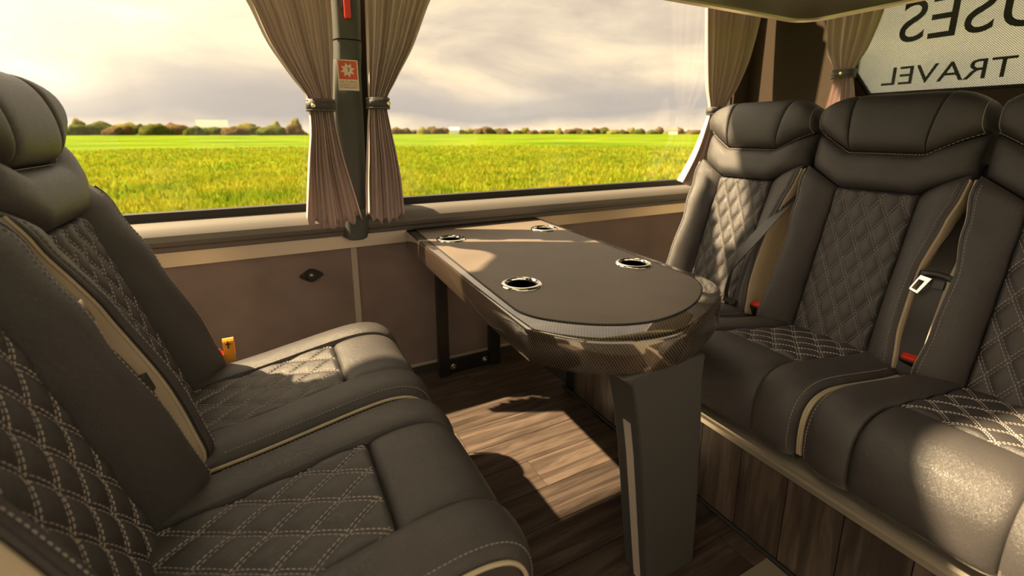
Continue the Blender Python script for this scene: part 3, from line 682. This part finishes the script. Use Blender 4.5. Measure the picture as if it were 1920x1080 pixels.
def crest(v): return sinterp([(-0.06, 0.062), (0.02, 0.098), (0.15, 0.100), (0.35, 0.080), (0.50, 0.056), (0.575, 0.040)], v)
def n_out(v): return 0.84*crest(v)
def bolster_n(s, v):   # section of a backrest side bolster, s inner -> outer
    c = crest(v)
    if s < 0.84: return lerp(0.008, c, max(0.0, 1-((0.84-s)/0.84)**1.8)**0.75)
    return lerp(n_out(v), c, max(0.0, 1-((s-0.84)/0.16)**2.4)**0.6)
def make_seat():
    root = empty('coach_seat')
    # --- backrest shell
    b = MB(); vs = [-0.06+0.02*i for i in range(38)]
    pts = [(W(v), v) for v in vs] + [(0.19, 0.715), (-0.19, 0.715)] + [(-W(v), v) for v in reversed(vs)]
    b.patch(lambda s, t: (lerp(-1, 1, s)*(W(lerp(-.06, .70, t))-0.006), lerp(-.06, .70, t), -0.012), linp(6), linp(30), TB, -0.100)
    sh = b.build('backrest_shell', 'black_leather', root, angle=50)
    for sg in (-1, 1):
        b = MB()
        def side(s, t, sg=sg):
            v = lerp(-0.03, 0.555, t); return (v, lerp(-0.066, 0.002, s))
        V = []; F = []; nt_ = 30
        for j in range(nt_+1):
            v = lerp(-0.03, 0.555, j/nt_); w_ = W(v)
            no = n_out(v)
            for n_, e in ((-0.066, 0.0), (-0.045, 0.004), (lerp(-0.045, no, 0.5), 0.006), (no-0.012, 0.005), (no-0.001, 0.0015)): V.append(TB(sg*(w_+e), v, n_))
        for j in range(nt_):
            for i in range(4): F.append((j*5+i, j*5+i+1, j*5+6+i, j*5+5+i))
        b.add(V, F); b.build('side_panel', 'beige_leather', root)
        b = MB(); b.tube([TB(sg*(W(v)+0.003), v, n_out(v)-0.001) for v in [-0.03+0.585*i/40 for i in range(41)]], 0.0032, 6); b.build('side_piping', 'beige_leather', root)
    # --- side bolsters
    for sg in (-1, 1):
        def fn(s, t, sg=sg):
            u_in = QH-0.001+ (0.006*math.sin(PI*t))*0
            vt_in = 0.508; vt_out = 0.572
            uo = W(lerp(-0.05, 0.57, t)); u = lerp(u_in, uo, s); v = lerp(lerp(-0.02, -0.055, s), lerp(vt_in, vt_out, s), t)
            return (sg*u, v, bolster_n(s, v)-0.012*max(0, (t-0.94)/0.06)**2)
        b = MB(); b.patch(fn, cosp(16) if sg > 0 else cosp(16), cosp(30), TB, -0.03); bo = b.build('backrest_bolster', 'black_leather', root, angle=60)
        b = MB(); pts = []
        for i in range(60):
            t = 0.03+0.94*i/59; s = 0.86; u, v, n = fn(s, t); pts.append((u, v, n+0.0006))
        edge_stitch(b, pts, TB, dash=0.0055, gap=0.0)
        st = b.build('stitching', 'dark_thread', bo, smooth=False); st['kind'] = 'stuff'
        b = MB(); b.tube([TB(fn(0.985, i/40)[0], fn(0.985, i/40)[1], fn(0.985, i/40)[2]+0.001) for i in range(1, 40)], 0.004, 6); b.build('bolster_piping', 'black_leather', bo)
    # --- quilted centre of the back
    du, dv = 0.055, 0.106
    def qn(u, v):
        e = min(1.0, max(0.0, (QH-abs(u))/0.012), 1.0)*min(1.0, max(0.0, (0.507-v)/0.014))
        e = max(0.0, e)**0.5
        return 0.004 + (0.012+quilt_h(u, v, du, dv, 0.0105))*e
    b = MB(); b.patch(lambda s, t: (lerp(-QH, QH, s), lerp(-0.03, 0.507, t), qn(lerp(-QH, QH, s), lerp(-0.03, 0.507, t))), linp(50), linp(110), TB, -0.02)
    qo = b.build('backrest_quilt', 'black_leather', root, angle=80)
    b = MB(); quilt_lines(b, du, dv, (-QH+.004, QH-.004, -0.03, 0.500), qn, TB, lambda u, v: abs(u) < QH-0.004 and v < 0.500)
    st = b.build('stitching', 'stitch_thread', qo, smooth=False); st['kind'] = 'stuff'
    # --- yoke
    def yk(s, t):
        u0 = lerp(-1, 1, s); v = 0.6; u = u0*0.2155
        lo, hi = yoke_lo(u), yoke_hi(u); v = lerp(lo, hi, t)
        n = 0.012+0.040*dome(t, 3.0, 0.55)*(0.25+0.75*dome(s, 10, 0.5)) - 0.03*abs(u0)**8
        return (u0*W(v), v, n)
    b = MB(); b.patch(yk, cosp(40), cosp(14), TB, -0.05); b.build('backrest_yoke', 'black_leather', root, angle=60)
    # --- headrest: centre panel and two wings, rolled over the top
    HP = [(0.0, 0.012), (0.006, 0.045), (0.03, 0.066), (0.08, 0.076), (0.13, 0.072), (0.165, 0.055), (0.188, 0.022), (0.192, -0.03), (0.182, -0.075), (0.15, -0.098), (0.10, -0.104), (0.02, -0.104)]
    hs = smooth3(HP, 2)
    def head_piece(name, ua, ub, puffk, stitch=False):
        nT = len(hs)
        def fn(s, t):
            f = t*(nT-1); i = min(int(f), nT-2); fr = f-i
            dvv, n = lerp(hs[i][0], hs[i+1][0], fr), lerp(hs[i][1], hs[i+1][1], fr)
            u_b, u_t = lerp(ua[0], ub[0], s), lerp(ua[1], ub[1], s)
            k = min(1, dvv/0.19); u = lerp(u_b, u_t, k)
            base = yoke_hi(u); topv = 0.828-0.05*max(0, (abs(u)-0.10)/0.12)**2.2
            v = lerp(base, topv, dvv/0.192)
            edge = 1.0
            lim = W(v)
            if abs(u) > 0.15: edge = max(0.0, 1-((abs(u)-0.15)/(lim-0.15+1e-4))**3)**0.5
            nn = n*lerp(0.35, 1, edge) if n > 0 else n*lerp(0.7, 1, edge)
            pf = 0.012*(dome(s, puffk, 0.5)-1)
            return (u, v, nn+pf)
        us = cosp(20); tt = linp(36)
        b = MB(); g = [[TB(*fn(a, c)) for c in tt] for a in us]; V = [p for r in g for p in r]; k = len(tt); F = []
        for i in range(len(us)-1):
            for j in range(k-1): F.append((i*k+j, (i+1)*k+j, (i+1)*k+j+1, i*k+j+1))
        # back closure
        for i in range(len(us)-1): F.append((i*k, i*k+k-1, (i+1)*k+k-1, (i+1)*k))
        F.append(tuple(j for j in range(k))); F.append(tuple((len(us)-1)*k+j for j in range(k-1, -1, -1)))
        b.add(V, F); o = b.build(name, 'black_leather', root, angle=60)
        if stitch:
            b = MB(); s_ = 0.93 if stitch > 0 else 0.07
            for (p, q) in zip(*(lambda L_: (L_, L_[1:]))([fn(s_, x) for x in [0.04+0.66*i/60 for i in range(61)]])):
                p2 = TB(p[0], p[1], p[2]+0.001); q2 = TB(lerp(p[0], q[0], .65), lerp(p[1], q[1], .65), lerp(p[2], q[2], .65)+0.001); b.tube([p2, q2], 0.0009, 4)
            st = b.build('stitching', 'stitch_thread', o, smooth=False); st['kind'] = 'stuff'
    head_piece('headrest_panel', (-0.098, -0.120), (0.098, 0.120), 8)
    head_piece('headrest_wing', (-0.216, -0.212), (-0.099, -0.121), 8, -1)
    head_piece('headrest_wing', (0.099, 0.121), (0.216, 0.212), 8, 1)
    b = MB(); us = [-0.212+0.424*i/50 for i in range(51)]
    pts = [TB(u, yoke_hi(u)-0.003, 0.030 if abs(u) < .17 else 0.03-0.02*((abs(u)-.17)/.045)) for u in us]
    for p, q in zip(pts, pts[1:]): b.tube([p, tuple(lerp(p[i], q[i], 0.65) for i in range(3))], 0.0009, 4)
    st = b.build('headrest_stitching', 'stitch_thread', root, smooth=False); st['kind'] = 'stuff'
    # --- cushion
    CW = 0.218; CI = 0.118; q_front = 0.405
    for sg in (-1, 1):
        def fn(s, t, sg=sg):
            q = t*QL; u = lerp(CI, CW, s)
            inn = CI
            n = 0.026*max(0.0, 1-(abs(s-0.45)/0.55)**3.2)**0.55 - 0.012*s**4
            if t > 0.93: n -= 0.02*((t-0.93)/0.07)**2
            if q < 0.12 and s > 0.35: n -= 0.028*(1-q/0.12)*min(1, (s-0.35)/0.3)
            return (sg*u, q, n)
        b = MB(); b.patch(fn, cosp(14), linp(60), TC, -0.05); cb = b.build('cushion_bolster', 'black_leather', root, angle=60)
        b = MB(); pts = [fn(0.86, 0.2+0.76*i/70) for i in range(71)]; pts = [(p[0], p[1], p[2]+0.001) for p in pts]
        for p, q in zip(pts, pts[1:]):
            b.tube([TC(*p), TC(*[lerp(p[i], q[i], 0.6) for i in range(3)])], 0.0009, 4)
        st = b.build('stitching', 'dark_thread', cb, smooth=False); st['kind'] = 'stuff'
        b = MB(); b.tube([TC(sg*(CW+0.003), lerp(0.16, 0.97, i/50)*QL, -0.004) for i in range(51)], 0.0036, 6); b.build('cushion_piping', 'beige_leather', cb)
    b = MB(); b.patch(lambda s, t: (lerp(-CI, CI, s), lerp(q_front, QL, t), 0.020*dome(s, 7, 0.5)*(dome(min(t, 0.5), 8, 0.5) if t < 0.5 else 1)-(0.02*((t-0.9)/0.1)**2 if t > 0.9 else 0)), cosp(16), linp(40), TC, -0.05)
    b.build('cushion_front', 'black_leather', root, angle=60)
    du2, dv2 = 0.070, 0.112
    def qc(u, q):
        e = min(1.0, max(0.0, (CI-abs(u))/0.010))*min(1.0, max(0.0, (q_front-q)/0.012))
        return 0.0 + (0.008+quilt_h(u, q, du2, dv2, 0.0085))*max(0, e)**0.5
    b = MB(); b.patch(lambda s, t: (lerp(-CI, CI, s), t*q_front, qc(lerp(-CI, CI, s), t*q_front)), linp(60), linp(80), TC, -0.04)
    qo = b.build('cushion_quilt', 'black_leather', root, angle=80)
    b = MB(); quilt_lines(b, du2, dv2, (-CI+.004, CI-.004, 0.01, q_front-0.006), qc, TC, lambda u, v: abs(u) < CI-0.004 and 0 < v < q_front-0.005)
    st = b.build('stitching', 'stitch_thread', qo, smooth=False); st['kind'] = 'stuff'
    # cushion underside and frame
    b = MB(); b.prism([(-0.03, 0.33), (0.515, 0.315), (0.526, 0.33), (0.517, 0.43), (0.44, 0.46), (-0.03, 0.40)], 'y', -CW+0.006, CW-0.006); b.build('cushion_core', 'black_leather', root, angle=30)
    return root
def children(o): return [c for c in bpy.data.objects if c.parent == o]
def copy_tree(o, parent=None):
    c = o.copy(); COL.objects.link(c); c.parent = parent
    for ch in KIDS.get(o.name, []): copy_tree(ch, c)
    return c
KIDS = {}
def index(o):
    KIDS[o.name] = children(o)
    for c in KIDS[o.name]: index(c)
proto = make_seat(); index(proto)
def place(o, x, y, rz, sy, label, group):
    o.location = (x, y, 0); o.rotation_euler = (0, 0, rz); o.scale = (1, sy, 1); tag(o, label, 'seat', group); return o
RG = 'rear bench seats facing the table'; LG = 'seats of the row on the left'
RX, LX = 1.60, -0.238
S1 = place(proto, RX, 1.244, PI, 1.04, 'black quilted leather seat of the rear bench, the one nearest the side window', RG)
S2 = place(copy_tree(proto), RX, 0.778, PI, 1.04, 'black quilted leather seat in the middle of the rear bench, buckle tongue beside it', RG)
S3 = place(copy_tree(proto), RX, 0.312, PI, 1.04, 'black quilted leather rear bench seat at the right edge, cushion front in sunlight', RG)
A = place(copy_tree(proto), LX, 1.245, 0, 1.08, 'black quilted leather seat on the left beside the window, orange tab at its buckle', LG)
B = place(copy_tree(proto), LX, 0.745, 0, 1.08, 'black quilted leather seat on the left nearest the camera', LG)
# seat frame under the left row: one pedestal per seat
for s in (A, B):
    b = MB(); b.box(0.02, 0.40, -0.17, 0.17, 0.262, 0.33); b.box(0.05, 0.12, -0.15, 0.15, 0.0, 0.262); b.box(0.28, 0.35, -0.15, 0.15, 0.0, 0.262); b.box(0.03, 0.38, -0.16, 0.16, 0.0, 0.02); b.build('seat_pedestal', 'black_metal', s, smooth=False)

# belts and buckles ---------------------------------------------------------
def ribbon(pts, T, th=0.0015):
    """pts: (u,v,n, half width, twist angle in the u-n plane)"""
    b = MB(); V = []; F = []; D = []
    S_ = []
    for a, c in zip(pts, pts[1:]):
        for i in range(8): S_.append(tuple(lerp(a[k], c[k], i/8) for k in range(5)))
    S_.append(pts[-1])
    for it in range(3):
        S_ = [S_[0]] + [tuple((S_[i-1][k]+2*S_[i][k]+S_[i+1][k])/4 for k in range(5)) for i in range(1, len(S_)-1)] + [S_[-1]]
    for u, v, n, h, a in S_:
        c, s = math.cos(a), math.sin(a)
        for e, w_ in ((-1, -1), (1, -1), (1, 1), (-1, 1)):
            V.append(T(u+e*h*c-w_*th*s, v, n+e*h*s+w_*th*c))
    for i in range(len(S_)-1):
        for j in range(4): F.append((i*4+j, i*4+(j+1) % 4, i*4+4+(j+1) % 4, i*4+4+j))
    F += [(0, 1, 2, 3), tuple(len(V)-4+j for j in range(4))]
    b.add(V, F); return b
def buckle(seat, y, x=0.035, z=0.44, ang=0.5):
    o = empty('buckle', (x, y, z), 0); o.parent = seat; o.rotation_euler = (0, ang, 0)
    q = MB(); q.box(-0.013, 0.013, -0.021, 0.021, -0.05, 0.028); q.build('buckle_body', 'black_plastic', o, bevel=0.004)
    q = MB(); q.box(-0.0105, 0.0105, -0.017, 0.017, 0.020, 0.036); q.build('release_button', 'red_plastic', o, bevel=0.003)
    return o
# right row: local +y is world -y
bl = ribbon([(0.222, 0.62, -0.045, 0.023, 0.25), (0.224, 0.50, -0.03, 0.023, 0.2), (0.224, 0.38, 0.02, 0.024, 0.1), (0.224, 0.28, 0.060, 0.024, 0.0), (0.222, 0.17, 0.062, 0.024, -0.1), (0.220, 0.08, 0.055, 0.024, -0.15), (0.220, -0.03, 0.05, 0.022, -0.2)], TB).build('seat_belt', 'belt_webbing', S2)
b = MB(); pts = []
for sx in (-1, 1):
    pass
b.patch(lambda s, t: (lerp(0.192, 0.262, s), 0.272+0.006*math.sin(PI*s)+lerp(-0.009, 0.009, t), 0.073+0.006*dome(s, 2, .5)*dome(t, 2, .5)), cosp(12), cosp(8), TB, 0.064)
tg = b.build('tongue_grip', 'black_plastic', bl)
b = MB()
def ringplate(mb, P, Qi, T, n0, n1):
    n = len(P); V = [T(x, y, n1) for x, y in P]+[T(x, y, n1) for x, y in Qi]+[T(x, y, n0) for x, y in P]+[T(x, y, n0) for x, y in Qi]; F = []
    for i in range(n):
        j = (i+1) % n; F += [(i, j, n+j, n+i), (2*n+i, 3*n+i, 3*n+j, 2*n+j), (i, 2*n+i, 2*n+j, j), (n+i, n+j, 3*n+j, 3*n+i)]
    mb.add(V, F)
ringplate(b, [(0.184, 0.222), (0.206, 0.214), (0.226, 0.264), (0.200, 0.268)], [(0.190, 0.227), (0.202, 0.223), (0.212, 0.252), (0.199, 0.254)], TB, 0.084, 0.087)
b.build('tongue_plate', 'chrome', tg, smooth=False, bevel=0.0008)
b = MB(); b.patch(lambda s, t: (lerp(0.226, 0.250, s), lerp(0.240, 0.262, t), 0.077), linp(2), linp(2), TB, 0.063); b.build('tongue_block', 'black_plastic', tg, smooth=False)
buckle(S2, 0.225, 0.03, 0.455)
bl1 = ribbon([(0.216, 0.62, -0.045, 0.023, 0.2), (0.220, 0.50, -0.02, 0.023, 0.25), (0.208, 0.38, 0.075, 0.024, 0.35), (0.180, 0.27, 0.118, 0.027, 0.3), (0.150, 0.19, 0.122, 0.024, 0.6), (0.128, 0.12, 0.115, 0.016, 1.2), (0.122, 0.05, 0.10, 0.014, 1.4), (0.130, 0.0, 0.085, 0.014, 1.4)], TB).build('seat_belt', 'belt_webbing', S1)
b = MB(); b.patch(lambda s, t: (lerp(0.122, 0.172, s), lerp(0.012, 0.030, t), 0.105), cosp(4), cosp(4), TB, 0.08); b.build('tongue_grip', 'black_plastic', bl1)
buckle(S1, 0.222, 0.03, 0.455)
# left row: local +y is world +y
bA = buckle(A, 0.222, 0.05, 0.46, 0.9)
q = ribbon([(0.0, -0.012, 0.0, 0.014, 0.0), (0.0, 0.02, -0.006, 0.014, 0.0), (0.0, 0.05, -0.008, 0.014, 0.0), (0.0, 0.062, 0.0, 0.014, 0.0), (0.0, 0.05, 0.010, 0.014, 0.0), (0.0, 0.005, 0.006, 0.014, 0.0)], lambda u, v, n: (0.098+u, 0.222+n, 0.462+v), 0.001)
tab = q.build('release_tab', 'orange_webbing', A); tab['label'] = 'orange webbing tab'
b = MB(); b.box(0.096, 0.099, 0.2115, 0.2125, 0.494, 0.516); b.box(0.091, 0.105, 0.2115, 0.2125, 0.506, 0.509); b.build('tab_mark', 'black_rubber', tab, smooth=False)
bb_ = ribbon([(0.222, 0.56, -0.03, 0.020, 0.9), (0.226, 0.42, -0.005, 0.022, 0.7), (0.222, 0.30, 0.045, 0.023, 0.5), (0.222, 0.18, 0.065, 0.024, 0.3), (0.222, 0.06, 0.06, 0.024, 0.3), (0.222, -0.02, 0.045, 0.024, 0.3)], TB).build('seat_belt', 'belt_webbing', B)
b = MB(); ringplate(b, [(0.212, 0.345), (0.236, 0.345), (0.234, 0.395), (0.214, 0.395)], [(0.218, 0.352), (0.230, 0.352), (0.229, 0.380), (0.219, 0.380)], TB, 0.060, 0.063); b.build('tongue_plate', 'chrome', bb_, smooth=False, bevel=0.0008)
b = MB(); b.patch(lambda s, t: (lerp(0.206, 0.246, s), lerp(0.19, 0.225, t), 0.078), cosp(4), cosp(4), TB, 0.055); b.build('belt_slider', 'black_plastic', bb_)

# ------------------------------------------------------------------ bench plinth of the rear seats
bn = tag(empty('bench_plinth', (1.085, 0.5, 0)), 'wood clad plinth with aluminium edge trim under the rear seats', 'bench base')
boxobj('plinth_body', 'black_metal', bn, 0.006, 0.50, -1.2, 1.05, 0.0, 0.300)
pmesh = MB(); pmesh.box(-0.004, 0.006, 0.0012, 0.1288, 0.012, 0.262); pmesh = pmesh.mesh('board', 'wood_upright', False)
for k in range(-10, 9):
    y = 0.565+0.13*k-0.5
    if -1.2 <= y <= 0.95:
        o = bpy.data.objects.new('board', pmesh); COL.objects.link(o); o.location = (0, y, 0); o.parent = bn
b = MB(); b.prism([(0.006, 0.258), (-0.010, 0.260), (-0.012, 0.276), (-0.006, 0.279), (-0.006, 0.283), (-0.012, 0.286), (-0.012, 0.292), (0.000, 0.298), (0.030, 0.308), (0.04, 0.308), (0.04, 0.258)], 'y', -1.2, 1.05); b.build('edge_trim', 'aluminium', bn, smooth=False)
b = MB(); b.tube([(-0.007, -1.2, 0.006), (-0.007, 1.05, 0.006)], 0.006, 6); b.build('floor_bead', 'black_rubber', bn)
pl = tag(boxobj('floor_plate', 'aluminium', None, 0.955, 1.070, 0.05, 0.583, 0.0005, 0.004), 'pale aluminium plate on the floor at the foot of the wooden plinth', 'floor plate')

# ------------------------------------------------------------------ outside: field, grass, hedge, houses
GZ = -0.85
m = MB(); m.add([(-900, -60, GZ), (1400, -60, GZ), (1400, 1200, GZ), (-900, 1200, GZ)], [(0, 1, 2, 3)]); gr = m.build('field_ground', 'field_crop', smooth=False); struct(gr)
V = []; F = []; rg = random.Random(3)
for i in range(52000):
    d = 7.0*math.exp(rg.random()*2.3); a = rg.uniform(-0.62, 1.12)
    x, y = d*math.sin(a), d*math.cos(a)
    for k in range(2):
        h = rg.uniform(0.10, 0.26); wd = rg.uniform(0.012, 0.03)*(1+d/25); t = rg.uniform(0, PI); bx, by = x+rg.uniform(-.06, .06), y+rg.uniform(-.06, .06)
        q = len(V); V += [(bx-wd*math.cos(t), by-wd*math.sin(t), GZ), (bx+wd*math.cos(t), by+wd*math.sin(t), GZ), (bx+rg.uniform(-.08, .08), by+rg.uniform(-.08, .08), GZ+h)]; F.append((q, q+1, q+2))
me = bpy.data.meshes.new('field_grass'); me.from_pydata(V, [], F); me.materials.append(MATS['grass_blades'])
o = bpy.data.objects.new('field_grass', me); COL.objects.link(o); o['kind'] = 'stuff'; tag(o, 'bright green young crop growing in the field outside the windows', 'grass')
def blob(seed, sx, sy, sz, sub=3):
    bm = bmesh.new(); bmesh.ops.create_icosphere(bm, subdivisions=sub, radius=1)
    for v in bm.verts:
        p = v.co.copy(); k = 1+0.35*noise.noise(p*1.7+Vector((seed*3.1, 0, 0)))+0.22*noise.noise(p*4.3+Vector((0, seed*2.7, 0)))
        v.co = Vector((p.x*sx*k, p.y*sy*k, max(-0.15, p.z*k)*sz))
    me = bpy.data.meshes.new('foliage'); bm.to_mesh(me); bm.free(); return me
def bush(name, px, d, wpx, hpx, mat, label, cat, group, seed, lift=0.0):
    a = math.atan((px-960)/897.)+YAW; k = d/math.cos(math.atan((px-960)/897.))/897.*math.cos(math.atan((px-960)/897.))
    k = d/897.
    me = blob(seed, wpx*k/2, wpx*k/2.5, hpx*k*0.8); me.materials.append(MATS[mat])
    me.polygons.foreach_set('use_smooth', [True]*len(me.polygons))
    dd = d/math.cos(math.atan((px-960)/897.))
    o = bpy.data.objects.new(name, me); COL.objects.link(o); o.location = (dd*math.sin(a), dd*math.cos(a), GZ+lift); tag(o, label, cat, group)
rg = random.Random(11)
ORD = ['first','second','third','fourth','fifth','sixth','seventh','eighth','ninth','tenth','eleventh','twelfth','thirteenth','fourteenth','fifteenth','sixteenth','seventeenth','eighteenth','nineteenth','twentieth']
ORD += ['twenty-'+o for o in ORD[:9]] + ['thirtieth'] + ['thirty-'+o for o in ORD[:9]]
HUE = {'hedge_leaves': 'dark green', 'russet_leaves': 'russet', 'tree_leaves': 'yellow green'}
for i, (px, w_, h_) in enumerate([(142, 44, 20), (185, 60, 24), (222, 50, 18), (255, 46, 22), (292, 60, 21), (330, 56, 22), (366, 40, 16), (398, 46, 13), (440, 44, 18), (478, 50, 16), (512, 50, 18), (552, 44, 18)]):
    bush('hedge_bush', px, 300+(i % 2)*24, w_, h_+4, ['hedge_leaves', 'hedge_leaves', 'russet_leaves'][i % 3], HUE[['hedge_leaves', 'hedge_leaves', 'russet_leaves'][i % 3]]+' bush of the far hedge, '+ORD[i]+' counting right from the left seat', 'bush', 'hedge bushes left of the pillar', i)
for i, (px, w_, h_) in enumerate([(150, 26, 34), (240, 60, 26), (310, 70, 25), (460, 60, 24), (520, 24, 28), (556, 20, 42)]):
    bush('distant_tree', px, 362, w_, h_, 'tree_leaves', 'yellow green tree behind the dark hedge, '+ORD[i]+' counting right from the left seat', 'tree', 'trees behind the hedge', 40+i)
for i in range(34):
    px = 745+17*i+rg.uniform(-5, 5)
    lf = ['tree_leaves', 'hedge_leaves', 'russet_leaves'][rg.randrange(3)]
    bush('distant_tree', px, 480+(i % 3)*26, rg.uniform(18, 34), rg.uniform(9, 16), lf, HUE[lf]+' tree of the far treeline, '+ORD[i]+' counting right from the pillar curtain', 'tree', 'far treeline right of the pillar', 80+i)
def far_house(name, px, d, wpx, hpx, dep, label, mats, roofk=0.45, lift=0.0):
    a = math.atan((px-960)/897.)+YAW; k = d/897.; dd = d/math.cos(math.atan((px-960)/897.)); w_, h_ = wpx*k, hpx*k
    root = empty(name, (dd*math.sin(a), dd*math.cos(a), GZ+lift), -a); tag(root, label, 'building')
    b = MB(); b.box(-w_/2, w_/2, 0, dep, 0, h_*(1-roofk)); b.build('walls', mats[0], root, smooth=False)
    b = MB(); h0 = h_*(1-roofk)
    b.prism([(-0.3, h0), (dep+0.3, h0), (dep*0.75, h_), (dep*0.25, h_)], 'x', -w_/2*1.02, w_/2*1.02); b.build('roof', mats[1], root, smooth=False)
far_house('barn', 400, 400, 50, 27, 12, 'long white barn above the hedge left of the pillar', ('white_sheet', 'white_sheet'), 0.5)
far_house('farmhouse', 852, 460, 18, 13, 9, 'small white house on the horizon right of the pillar', ('house_white', 'house_white'), 0.4)
far_house('farmhouse', 1262, 440, 16, 12, 9, 'small white house on the horizon beside the far seat', ('house_white', 'roof_tile'), 0.4)
